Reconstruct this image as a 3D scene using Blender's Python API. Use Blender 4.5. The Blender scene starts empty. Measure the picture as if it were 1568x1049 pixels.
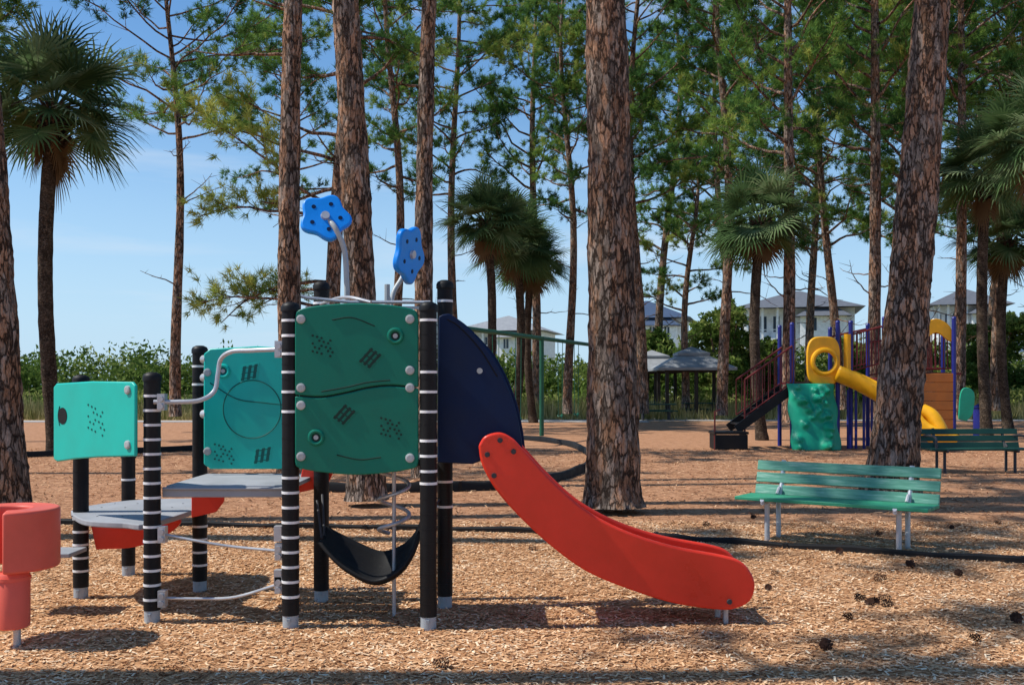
import bpy, math, random
import numpy as np
from mathutils import Vector, Matrix
random.seed(3)
R = np.random.default_rng(11)
scene = bpy.context.scene
col = scene.collection

# ------------------------------------------------------------------ materials
def newmat(name):
    m = bpy.data.materials.new(name); m.use_nodes = True
    nt = m.node_tree; nt.nodes.clear()
    out = nt.nodes.new('ShaderNodeOutputMaterial')
    return m, nt, out
def N(nt, t, **kw):
    n = nt.nodes.new(t)
    for k, v in kw.items(): setattr(n, k, v)
    return n
def ramp(nt, stops, interp='LINEAR'):
    n = nt.nodes.new('ShaderNodeValToRGB'); cr = n.color_ramp; cr.interpolation = interp
    while len(cr.elements) < len(stops): cr.elements.new(0.5)
    for e, (p, c) in zip(cr.elements, stops):
        e.position = p; e.color = (c[0], c[1], c[2], 1) if len(c) == 3 else c
    return n
def noise(nt, vec, scale, detail=4, rough=.6):
    n = nt.nodes.new('ShaderNodeTexNoise'); n.inputs['Scale'].default_value = scale
    n.inputs['Detail'].default_value = detail; n.inputs['Roughness'].default_value = rough
    if vec: nt.links.new(vec, n.inputs['Vector'])
    return n
def mixc(nt, fac, a, b, mode='MIX'):
    n = nt.nodes.new('ShaderNodeMix'); n.data_type = 'RGBA'; n.blend_type = mode
    for s, v in ((n.inputs[0], fac), (n.inputs[6], a), (n.inputs[7], b)):
        if hasattr(v, 'links') or hasattr(v, 'is_linked'): nt.links.new(v, s)
        elif isinstance(v, (int, float)): s.default_value = v
        else: s.default_value = (v[0], v[1], v[2], 1)
    return n.outputs[2]

def plastic(name, c, rough=.35, var=.18, bump=.02, spec=.35, metallic=0.0, dirt=.10):
    m, nt, out = newmat(name)
    p = N(nt, 'ShaderNodeBsdfPrincipled'); tc = N(nt, 'ShaderNodeTexCoord')
    n1 = noise(nt, tc.outputs['Object'], 3.0, 5); n2 = noise(nt, tc.outputs['Object'], 60, 3)
    d = tuple(x * (1 - var) for x in c); l = tuple(min(1, x * (1 + var * .7)) for x in c)
    r = ramp(nt, [(.3, d), (.7, l)]); nt.links.new(n1.outputs[0], r.inputs[0])
    r2 = ramp(nt, [(.60, (0, 0, 0)), (.75, (dirt,) * 3)]); nt.links.new(n2.outputs[0], r2.inputs[0])
    cc = mixc(nt, r2.outputs[0], r.outputs[0], (.25, .22, .18))
    nt.links.new(cc, p.inputs['Base Color'])
    rr = ramp(nt, [(.3, (rough * .8,) * 3), (.7, (min(1, rough * 1.4),) * 3)]); nt.links.new(n1.outputs[0], rr.inputs[0])
    nt.links.new(rr.outputs[0], p.inputs['Roughness'])
    p.inputs['Metallic'].default_value = metallic
    p.inputs['Specular IOR Level'].default_value = spec
    b = N(nt, 'ShaderNodeBump'); b.inputs['Strength'].default_value = .25; b.inputs['Distance'].default_value = bump * .1
    nt.links.new(n2.outputs[0], b.inputs['Height']); nt.links.new(b.outputs[0], p.inputs['Normal'])
    nt.links.new(p.outputs[0], out.inputs[0])
    return m

M_black = plastic('black_plastic', (.007, .007, .008), .5, dirt=.05, spec=.25)
M_blackrub = plastic('black_rubber', (.012, .012, .013), .6, dirt=.05, spec=.2)
M_white = plastic('white_band', (.8, .8, .8), .5)
M_green = plastic('dark_green_plastic', (.002, .17, .11), .38, .10, dirt=.03, spec=.28)
M_greend = plastic('groove_green', (.001, .030, .02), .5)
M_teal = plastic('teal_plastic', (.006, .50, .41), .35, .10, dirt=.03)
M_teald = plastic('groove_teal', (.003, .12, .10), .5)
M_navy = plastic('navy_plastic', (.003, .015, .058), .45, dirt=.02, spec=.2)
M_blue = plastic('blue_plastic', (.006, .27, .87), .35, dirt=.03)
M_red = plastic('red_plastic', (.82, .045, .02), .30, .12, dirt=.08)
M_redl = plastic('faded_red_plastic', (.75, .12, .08), .45, .12)
M_steel = plastic('galvanised_steel', (.5, .51, .53), .4, .15, metallic=.5)
M_screw = plastic('screw_cover', (.42, .45, .45), .4)
M_deck = plastic('grey_deck', (.33, .34, .36), .6, .15)
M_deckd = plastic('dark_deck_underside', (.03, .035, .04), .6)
M_dbase = plastic('bare_post_base', (.36, .40, .43), .5)
M_yel = plastic('yellow_plastic', (.87, .42, .01), .4)
M_orange = plastic('orange_panel', (.50, .16, .03), .5)
M_pgreen = plastic('climber_green', (.012, .36, .21), .4)
M_pblue = plastic('post_blue', (.015, .022, .20), .4)
M_maroon = plastic('rail_maroon', (.14, .016, .016), .45)
M_swing = plastic('swing_green', (.015, .11, .06), .45)
M_dgreen = plastic('table_and_shaded_bench_green', (.010, .06, .042), .5)  # table green; on the second bench it puts the shade into the paint
M_brown = plastic('dark_timber', (.035, .025, .018), .7)
M_conc = plastic('concrete', (.40, .38, .35), .85)
M_roofg = plastic('metal_roof_grey', (.28, .29, .30), .7)
M_rooft = plastic('roof_tiles_grey', (.12, .13, .15), .8)
M_roofb = plastic('roof_blue', (.05, .08, .14), .6)
M_stucco = plastic('white_stucco', (.88, .88, .87), .8)
M_glass = plastic('window_glass', (.05, .07, .10), .15)
M_cone = plastic('pine_cone_brown', (.06, .026, .016), .8, .4)
M_grey = plastic('dark_grey_metal', (.05, .05, .055), .5)
M_pgreen2 = plastic('bench_seat_paint', (.03, .27, .15), .5, .2)

def bench_paint():
    m, nt, out = newmat('weathered_green_paint')
    p = N(nt, 'ShaderNodeBsdfPrincipled'); tc = N(nt, 'ShaderNodeTexCoord')
    mp = N(nt, 'ShaderNodeMapping'); mp.inputs['Scale'].default_value = (1, 12, 12)
    nt.links.new(tc.outputs['Object'], mp.inputs[0])
    n = noise(nt, mp.outputs[0], 4, 6)
    r = ramp(nt, [(.3, (.05, .22, .145)), (.55, (.12, .35, .25)), (.75, (.36, .55, .45))])
    nt.links.new(n.outputs[0], r.inputs[0]); nt.links.new(r.outputs[0], p.inputs['Base Color'])
    p.inputs['Roughness'].default_value = .6
    b = N(nt, 'ShaderNodeBump'); b.inputs['Strength'].default_value = .4; b.inputs['Distance'].default_value = .004
    nt.links.new(n.outputs[0], b.inputs['Height']); nt.links.new(b.outputs[0], p.inputs['Normal'])
    nt.links.new(p.outputs[0], out.inputs[0]); return m
M_bench = bench_paint()

def bark(name, dark, grey, rust, scale=15., zs=.28):
    m, nt, out = newmat(name)
    p = N(nt, 'ShaderNodeBsdfPrincipled'); tc = N(nt, 'ShaderNodeTexCoord')
    mp = N(nt, 'ShaderNodeMapping'); mp.inputs['Scale'].default_value = (1, 1, zs)
    nt.links.new(tc.outputs['Object'], mp.inputs[0])
    nw = noise(nt, mp.outputs[0], 11, 6, .7)
    ad = N(nt, 'ShaderNodeMixRGB'); ad.blend_type = 'ADD'; ad.inputs[0].default_value = .14
    nt.links.new(mp.outputs[0], ad.inputs[1]); nt.links.new(nw.outputs['Color'], ad.inputs[2])
    v = N(nt, 'ShaderNodeTexVoronoi', feature='DISTANCE_TO_EDGE'); v.inputs['Scale'].default_value = scale
    v2 = N(nt, 'ShaderNodeTexVoronoi', feature='F1'); v2.inputs['Scale'].default_value = scale
    nt.links.new(ad.outputs[0], v.inputs[0]); nt.links.new(ad.outputs[0], v2.inputs[0])
    nb = noise(nt, mp.outputs[0], 5.5, 6, .65); nf = noise(nt, mp.outputs[0], 60, 6, .75); nc = noise(nt, tc.outputs['Object'], 3.5, 4)
    r1 = ramp(nt, [(.36, tuple(q * .55 for q in grey)), (.46, grey), (.56, rust), (.68, tuple(q * 1.35 for q in grey))]); nt.links.new(nb.outputs[0], r1.inputs[0])
    sep = N(nt, 'ShaderNodeSeparateColor'); nt.links.new(v2.outputs['Color'], sep.inputs[0])
    rv = ramp(nt, [(0, (.55, .53, .51)), (1, (1.35, 1.33, 1.3))]); nt.links.new(sep.outputs[0], rv.inputs[0])
    c1 = mixc(nt, 1.0, r1.outputs[0], rv.outputs[0], 'MULTIPLY')
    rf = ramp(nt, [(.32, (.4, .37, .35)), (.5, (.95, .95, .95)), (.7, (1.4, 1.4, 1.4))]); nt.links.new(nf.outputs[0], rf.inputs[0])
    c2 = mixc(nt, 1.0, c1, rf.outputs[0], 'MULTIPLY')
    dv = N(nt, 'ShaderNodeMath', operation='MULTIPLY_ADD'); dv.inputs[1].default_value = .4; dv.inputs[2].default_value = -.19
    nt.links.new(nc.outputs[0], dv.inputs[0])
    ads = N(nt, 'ShaderNodeMath', operation='ADD'); nt.links.new(dv.outputs[0], ads.inputs[0]); nt.links.new(v.outputs['Distance'], ads.inputs[1])
    re = ramp(nt, [(.0, (0, 0, 0)), (.13, (1, 1, 1))]); nt.links.new(ads.outputs[0], re.inputs[0])
    c3 = mixc(nt, re.outputs[0], dark, c2)
    nt.links.new(c3, p.inputs['Base Color']); p.inputs['Roughness'].default_value = .95
    p.inputs['Specular IOR Level'].default_value = .1
    m1 = N(nt, 'ShaderNodeMath', operation='MULTIPLY_ADD'); m1.inputs[1].default_value = .7
    nt.links.new(nf.outputs[0], m1.inputs[0]); nt.links.new(re.outputs[0], m1.inputs[2])
    b = N(nt, 'ShaderNodeBump'); b.inputs['Strength'].default_value = 1; b.inputs['Distance'].default_value = .03
    nt.links.new(m1.outputs[0], b.inputs['Height']); nt.links.new(b.outputs[0], p.inputs['Normal'])
    nt.links.new(p.outputs[0], out.inputs[0]); return m
M_bark = bark('pine_bark', (.05, .033, .025), (.31, .25, .21), (.40, .215, .125))
M_palmbark = bark('palm_bark', (.04, .028, .02), (.17, .13, .10), (.14, .10, .07), 22, 1.6)

def leafmat(name, stops, trans=.35):
    m, nt, out = newmat(name)
    at = N(nt, 'ShaderNodeAttribute', attribute_name='tone')
    r = ramp(nt, stops); nt.links.new(at.outputs['Fac'], r.inputs[0])
    d = N(nt, 'ShaderNodeBsdfDiffuse'); nt.links.new(r.outputs[0], d.inputs[0])
    if trans == 0: nt.links.new(d.outputs[0], out.inputs[0]); return m
    t = N(nt, 'ShaderNodeBsdfTranslucent'); nt.links.new(r.outputs[0], t.inputs[0])
    mx = N(nt, 'ShaderNodeMixShader'); mx.inputs[0].default_value = trans
    nt.links.new(d.outputs[0], mx.inputs[1]); nt.links.new(t.outputs[0], mx.inputs[2])
    nt.links.new(mx.outputs[0], out.inputs[0]); return m
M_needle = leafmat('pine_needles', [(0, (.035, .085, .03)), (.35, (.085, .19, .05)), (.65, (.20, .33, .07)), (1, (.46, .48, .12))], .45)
M_palm = leafmat('palm_leaf', [(0, (.03, .06, .025)), (.5, (.09, .16, .06)), (.85, (.26, .33, .17)), (.9, (.14, .09, .045)), (1, (.20, .13, .07))], .35)
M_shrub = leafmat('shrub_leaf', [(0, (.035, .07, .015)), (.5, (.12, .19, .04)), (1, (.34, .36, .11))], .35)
M_dry = leafmat('dry_grass_blade', [(0, (.12, .14, .035)), (.5, (.34, .30, .12)), (1, (.54, .45, .22))], .3)
M_chip = leafmat('mulch_chip', [(0, (.13, .05, .024)), (.3, (.50, .25, .115)), (.7, (.80, .49, .27)), (1, (.90, .72, .50))], 0)
M_litter = leafmat('pine_litter', [(0, (.08, .032, .018)), (.5, (.46, .225, .115)), (1, (.74, .47, .28))], 0)

def ground_mat():
    m, nt, out = newmat('mulch_ground')
    p = N(nt, 'ShaderNodeBsdfPrincipled'); tc = N(nt, 'ShaderNodeTexCoord')
    o = tc.outputs['Object']
    nf = noise(nt, o, 45, 6, .75); nm = noise(nt, o, 5, 5); nl = noise(nt, o, .5, 4)
    v = N(nt, 'ShaderNodeTexVoronoi'); v.inputs['Scale'].default_value = 38; nt.links.new(o, v.inputs[0])
    rA = ramp(nt, [(.28, (.17, .07, .034)), (.45, (.50, .26, .125)), (.7, (.74, .47, .26))]); nt.links.new(nf.outputs[0], rA.inputs[0])
    rB = ramp(nt, [(.3, (.13, .058, .033)), (.48, (.45, .23, .125)), (.72, (.70, .45, .28))]); nt.links.new(nf.outputs[0], rB.inputs[0])
    sp = N(nt, 'ShaderNodeSeparateXYZ'); nt.links.new(o, sp.inputs[0])
    ma = N(nt, 'ShaderNodeMath', operation='MULTIPLY_ADD'); ma.inputs[1].default_value = 1.5
    nt.links.new(nl.outputs[0], ma.inputs[0]); nt.links.new(sp.outputs[1], ma.inputs[2])
    mr = N(nt, 'ShaderNodeMapRange'); mr.inputs[1].default_value = 11.0; mr.inputs[2].default_value = 13.5
    nt.links.new(ma.outputs[0], mr.inputs[0])
    c = mixc(nt, mr.outputs[0], rA.outputs[0], rB.outputs[0])
    mr2 = N(nt, 'ShaderNodeMapRange'); mr2.inputs[1].default_value = 44; mr2.inputs[2].default_value = 52
    nt.links.new(sp.outputs[1], mr2.inputs[0])
    rg = ramp(nt, [(.3, (.13, .15, .045)), (.7, (.33, .30, .15))]); nt.links.new(nm.outputs[0], rg.inputs[0])
    c = mixc(nt, mr2.outputs[0], c, rg.outputs[0])
    rm = ramp(nt, [(.3, (.66, .60, .56)), (.7, (1.15, 1.15, 1.15))]); nt.links.new(nm.outputs[0], rm.inputs[0])
    c = mixc(nt, 1.0, c, rm.outputs[0], 'MULTIPLY')
    nt.links.new(c, p.inputs['Base Color']); p.inputs['Roughness'].default_value = .95
    p.inputs['Specular IOR Level'].default_value = .1
    mm = N(nt, 'ShaderNodeMath', operation='ADD'); nt.links.new(nf.outputs[0], mm.inputs[0]); nt.links.new(v.outputs[0], mm.inputs[1])
    b = N(nt, 'ShaderNodeBump'); b.inputs['Strength'].default_value = .6; b.inputs['Distance'].default_value = .015
    nt.links.new(mm.outputs[0], b.inputs['Height']); nt.links.new(b.outputs[0], p.inputs['Normal'])
    nt.links.new(p.outputs[0], out.inputs[0]); return m
M_ground = ground_mat()

# ------------------------------------------------------------------ mesh builder
class MB:
    def __init__(s): s.v = []; s.f = {3: [], 4: []}; s.m = {3: [], 4: []}; s.t = []; s.n = 0
    def add(s, v, f, mat=0, tone=.5):
        v = np.asarray(v, float); f = np.asarray(f, int); k = f.shape[1]
        s.v.append(v); s.f[k].append(f + s.n); s.m[k].append(np.full(len(f), mat))
        s.t.append(np.broadcast_to(np.asarray(tone, float), (len(v),)).copy()); s.n += len(v)
    def tube(s, pts, rad, segs=8, mat=0, cap=True, tone=.5, rn=0.):
        pts = np.asarray(pts, float); n = len(pts)
        rad = np.broadcast_to(np.asarray(rad, float), (n,))
        tan = np.gradient(pts, axis=0); tan /= np.linalg.norm(tan, axis=1)[:, None] + 1e-9
        t0 = tan[0]; ref = np.array([1., 0, 0]) if abs(t0[0]) < .8 else np.array([0, 1., 0])
        u = np.cross(t0, ref); u /= np.linalg.norm(u)
        a = np.linspace(0, 2 * np.pi, segs, endpoint=False); rings = []
        for i in range(n):
            u = u - tan[i] * (u @ tan[i]); u /= np.linalg.norm(u) + 1e-9
            w = np.cross(tan[i], u)
            rr = rad[i] * (1 + (rn * R.standard_normal(segs) if rn else 0))
            rings.append(pts[i] + (np.cos(a) * rr)[:, None] * u + (np.sin(a) * rr)[:, None] * w)
        v = np.concatenate(rings)
        i = np.arange(n - 1)[:, None] * segs; j = np.arange(segs)[None]; j2 = (j + 1) % segs
        f = np.stack([i + j, i + j2, i + segs + j2, i + segs + j], -1).reshape(-1, 4)
        s.add(v, f, mat, tone)
        if cap:
            for k, flip in ((0, True), (n - 1, False)):
                vv = np.vstack([rings[k], pts[k][None]]); jj = np.arange(segs); c = np.full(segs, segs)
                ff = np.stack([(jj + 1) % segs, jj, c] if flip else [jj, (jj + 1) % segs, c], -1)
                s.add(vv, ff, mat, tone)
    def box(s, c, size, mat=0, rot=None):
        hx, hy, hz = [q / 2 for q in size]
        v = np.array([[x, y, z] for x in (-hx, hx) for y in (-hy, hy) for z in (-hz, hz)])
        if rot is not None: v = v @ np.array(rot).T
        v = v + np.array(c)
        s.add(v, [[0, 1, 3, 2], [4, 6, 7, 5], [0, 4, 5, 1], [2, 3, 7, 6], [0, 2, 6, 4], [1, 5, 7, 3]], mat)
    def obj(s, name, mats, parent=None, angle=40, bevel=0, tone=False, link=True):
        me = bpy.data.meshes.new(name)
        V = np.concatenate(s.v); fl = []; ml = []; tot = []
        for k in (3, 4):
            if s.f[k]:
                F = np.concatenate(s.f[k]); fl.append(F.ravel()); ml.append(np.concatenate(s.m[k])); tot.append(np.full(len(F), k))
        loops = np.concatenate(fl); tot = np.concatenate(tot); ml = np.concatenate(ml)
        me.vertices.add(len(V)); me.vertices.foreach_set('co', V.ravel())
        me.loops.add(len(loops)); me.loops.foreach_set('vertex_index', loops.astype(np.int32))
        me.polygons.add(len(tot)); st = np.concatenate([[0], np.cumsum(tot)[:-1]])
        me.polygons.foreach_set('loop_start', st.astype(np.int32))
        try: me.polygons.foreach_set('loop_total', tot.astype(np.int32))
        except Exception: pass
        me.polygons.foreach_set('material_index', ml.astype(np.int32))
        if tone:
            at = me.attributes.new('tone', 'FLOAT', 'POINT'); at.data.foreach_set('value', np.concatenate(s.t).astype(np.float32))
        for m in mats: me.materials.append(m)
        me.update(calc_edges=True)
        if angle:
            me.polygons.foreach_set('use_smooth', np.ones(len(tot), bool))
            if not tone: me.set_sharp_from_angle(angle=math.radians(angle))
        if not link: return me
        o = bpy.data.objects.new(name, me); col.objects.link(o)
        if parent: o.parent = parent
        if bevel:
            b = o.modifiers.new('bevel', 'BEVEL'); b.width = bevel; b.segments = 2; b.limit_method = 'ANGLE'; b.angle_limit = math.radians(40)
        return o

def empty(name, loc=(0, 0, 0), rz=0):
    e = bpy.data.objects.new(name, None); e.empty_display_size = .2; col.objects.link(e)
    e.location = loc; e.rotation_euler = (0, 0, rz); return e

def catmull(pts, n=8):
    P = [np.array(p, float) for p in pts]; P = [2 * P[0] - P[1]] + P + [2 * P[-1] - P[-2]]; out = []
    for i in range(1, len(P) - 2):
        for t in np.linspace(0, 1, n, endpoint=False):
            a, b, c, d = P[i - 1:i + 3]
            out.append(.5 * ((2 * b) + (c - a) * t + (2 * a - 5 * b + 4 * c - d) * t * t + (3 * b - a - 3 * c + d) * t ** 3))
    out.append(P[-2]); return np.array(out)

def prism(name, poly, y0, y1, mat, parent=None, bevel=.006, mw=None, hole=None):
    """polygon in local X-Z extruded along local Y"""
    me = bpy.data.meshes.new(name); n = len(poly)
    v = [(p[0], y0, p[1]) for p in poly] + [(p[0], y1, p[1]) for p in poly]
    f = []
    if hole is None:
        f = [list(range(n)), list(range(2 * n - 1, n - 1, -1))]
    else:
        v += [(p[0], y0, p[1]) for p in hole] + [(p[0], y1, p[1]) for p in hole]
    for i in range(n): f.append([i, i + n, (i + 1) % n + n, (i + 1) % n])
    if hole is not None:
        for i in range(n):
            j = (i + 1) % n
            f.append([i, j, 2 * n + j, 2 * n + i]); f.append([n + j, n + i, 3 * n + i, 3 * n + j])
            f.append([2 * n + i, 2 * n + j, 3 * n + j, 3 * n + i])
    me.from_pydata(v, [], f); me.materials.append(mat)
    import bmesh
    bm = bmesh.new(); bm.from_mesh(me); bmesh.ops.recalc_face_normals(bm, faces=bm.faces); bm.to_mesh(me); bm.free()
    me.shade_smooth(); me.set_sharp_from_angle(angle=math.radians(40))
    o = bpy.data.objects.new(name, me); col.objects.link(o)
    if mw is not None: o.matrix_local = mw
    if parent: o.parent = parent
    if bevel:
        b = o.modifiers.new('bevel', 'BEVEL'); b.width = bevel; b.segments = 3; b.limit_method = 'ANGLE'; b.angle_limit = math.radians(40)
    return o

# ------------------------------------------------------------------ camera, sun, sky
cam = bpy.data.cameras.new('camera'); co = bpy.data.objects.new('camera', cam); col.objects.link(co)
co.location = (0, 0, 1.6); co.rotation_euler = (math.radians(90), 0, 0)
cam.sensor_width = 36; cam.lens = 36; cam.shift_y = .042; cam.clip_end = 2000; cam.clip_start = .1
scene.camera = co
el = math.radians(53); hx, hy = .998, .06
L = Vector((hx * math.cos(el), hy * math.cos(el), -math.sin(el)))
sl = bpy.data.lights.new('sun', 'SUN'); sl.energy = 5.0; sl.angle = math.radians(.53); sl.color = (1, .96, .88)
so = bpy.data.objects.new('sun', sl); col.objects.link(so); so.rotation_euler = L.to_track_quat('-Z', 'Y').to_euler(); so.location = (-20, 20, 40)
w = bpy.data.worlds.new('World'); scene.world = w; w.use_nodes = True; nt = w.node_tree; nt.nodes.clear()
wo = N(nt, 'ShaderNodeOutputWorld'); bg = N(nt, 'ShaderNodeBackground'); sky = N(nt, 'ShaderNodeTexSky', sky_type='NISHITA')
sky.sun_disc = False; sky.sun_elevation = el; sky.sun_rotation = math.atan2(-hx, -hy); sky.dust_density = .15; sky.ozone_density = 3.0; sky.air_density = 1.0
tc = N(nt, 'ShaderNodeTexCoord'); mp = N(nt, 'ShaderNodeMapping'); mp.inputs['Scale'].default_value = (1.2, 1.2, 11); mp.inputs['Location'].default_value = (.7, .2, .35)
nt.links.new(tc.outputs['Generated'], mp.inputs[0]); cn = noise(nt, mp.outputs[0], 1.5, 7, .55)
cr = ramp(nt, [(.54, (0, 0, 0)), (.78, (.6, .6, .6))]); nt.links.new(cn.outputs[0], cr.inputs[0])
hs = N(nt, 'ShaderNodeHueSaturation'); hs.inputs['Saturation'].default_value = 1.22; hs.inputs['Value'].default_value = 1.25; nt.links.new(sky.outputs[0], hs.inputs['Color'])
sz = N(nt, 'ShaderNodeSeparateXYZ'); nt.links.new(tc.outputs['Generated'], sz.inputs[0])
hr = ramp(nt, [(0.0, (.9, .9, .9)), (.08, (.7, .7, .7)), (.26, (.1, .1, .1)), (.4, (0, 0, 0))]); nt.links.new(sz.outputs[2], hr.inputs[0])
hz = mixc(nt, hr.outputs[0], hs.outputs[0], (4.0, 5.9, 7.9))
cc = mixc(nt, cr.outputs[0], hz, (6.6, 7.2, 7.9))
nt.links.new(cc, bg.inputs[0]); bg.inputs[1].default_value = .118; nt.links.new(bg.outputs[0], wo.inputs[0])
scene.view_settings.view_transform = 'Standard'; scene.view_settings.look = 'None'; scene.view_settings.exposure = 0

# ------------------------------------------------------------------ ground
g = MB(); xs = np.linspace(-500, 500, 41); ys = np.linspace(-100, 900, 41)
gv = np.array([[x, y, 0] for x in xs for y in ys]); ii = np.arange(40)
gf = np.array([[i * 41 + j, (i + 1) * 41 + j, (i + 1) * 41 + j + 1, i * 41 + j + 1] for i in ii for j in ii])
g.add(gv, gf); g.obj('ground', [M_ground])

def chips(name, n, y0, y1, mat, lw, seedtone=(.5, .25), zmax=.02, xs=.56, tl=.22):
    y = np.sqrt(R.uniform(y0 ** 2, y1 ** 2, n)); x = R.uniform(-1, 1, n) * y * xs
    l = R.uniform(lw[0], lw[1], n); wd = R.uniform(lw[2], lw[3], n)
    a = R.uniform(0, np.pi, n); tilt = R.normal(0, tl, n)
    d = np.stack([np.cos(a) * np.cos(tilt), np.sin(a) * np.cos(tilt), np.sin(tilt)], 1)
    q = np.stack([-np.sin(a), np.cos(a), R.normal(0, tl, n)], 1)
    c = np.stack([x, y, R.uniform(.004, zmax, n)], 1)
    v = np.stack([c - d * l[:, None] / 2 - q * wd[:, None] / 2, c + d * l[:, None] / 2 - q * wd[:, None] * .35,
                  c + d * l[:, None] / 2 + q * wd[:, None] * .35, c - d * l[:, None] / 2 + q * wd[:, None] / 2], 1).reshape(-1, 3)
    f = np.arange(n * 4).reshape(-1, 4)
    patch = .10 * np.sin(x * 2.1 + 1.3 * np.sin(y * 1.7)) * np.cos(y * 2.6 + np.sin(x * 3.1)) + .06 * np.sin(x * 6.3 + y * 4.1)
    b = MB(); b.add(v, f, 0, np.repeat(np.clip(R.normal(seedtone[0], seedtone[1], n) + patch, 0, 1), 4)); return b.obj(name, [mat], angle=0, tone=True)
chips('wood_mulch', 115000, 4.6, 12.0, M_chip, (.02, .055, .007, .017), (.55, .25), .012, tl=.15)
chips('pine_straw_litter', 45000, 11.0, 26, M_litter, (.05, .13, .008, .02), (.52, .28), zmax=.02, tl=.14)
chips('fallen_pine_needles', 9000, 4.6, 14, M_litter, (.08, .2, .002, .0035), (.15, .15), zmax=.03, tl=.06)

# ------------------------------------------------------------------ trees
def tufts(b, C, D, Ln, nb, wd, mat, tone):
    n = len(C); C = np.repeat(C, nb, 0); D = np.repeat(D, nb, 0); tone = np.repeat(tone, nb)
    d = D * .75 + R.standard_normal(C.shape) * .6; d /= np.linalg.norm(d, axis=1)[:, None]
    q = np.cross(d, R.standard_normal(C.shape)); q /= np.linalg.norm(q, axis=1)[:, None] + 1e-9
    l = Ln * R.uniform(.6, 1.15, len(C)); c0 = C + R.standard_normal(C.shape) * Ln * .12
    v = np.stack([c0 - q * wd / 2, c0 + q * wd / 2, c0 + d * l[:, None]], 1).reshape(-1, 3)
    tt = np.clip(tone + R.normal(0, .07, len(C)), 0, 1)
    b.add(v, np.arange(len(v)).reshape(-1, 3), mat, np.repeat(tt, 3))

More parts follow.
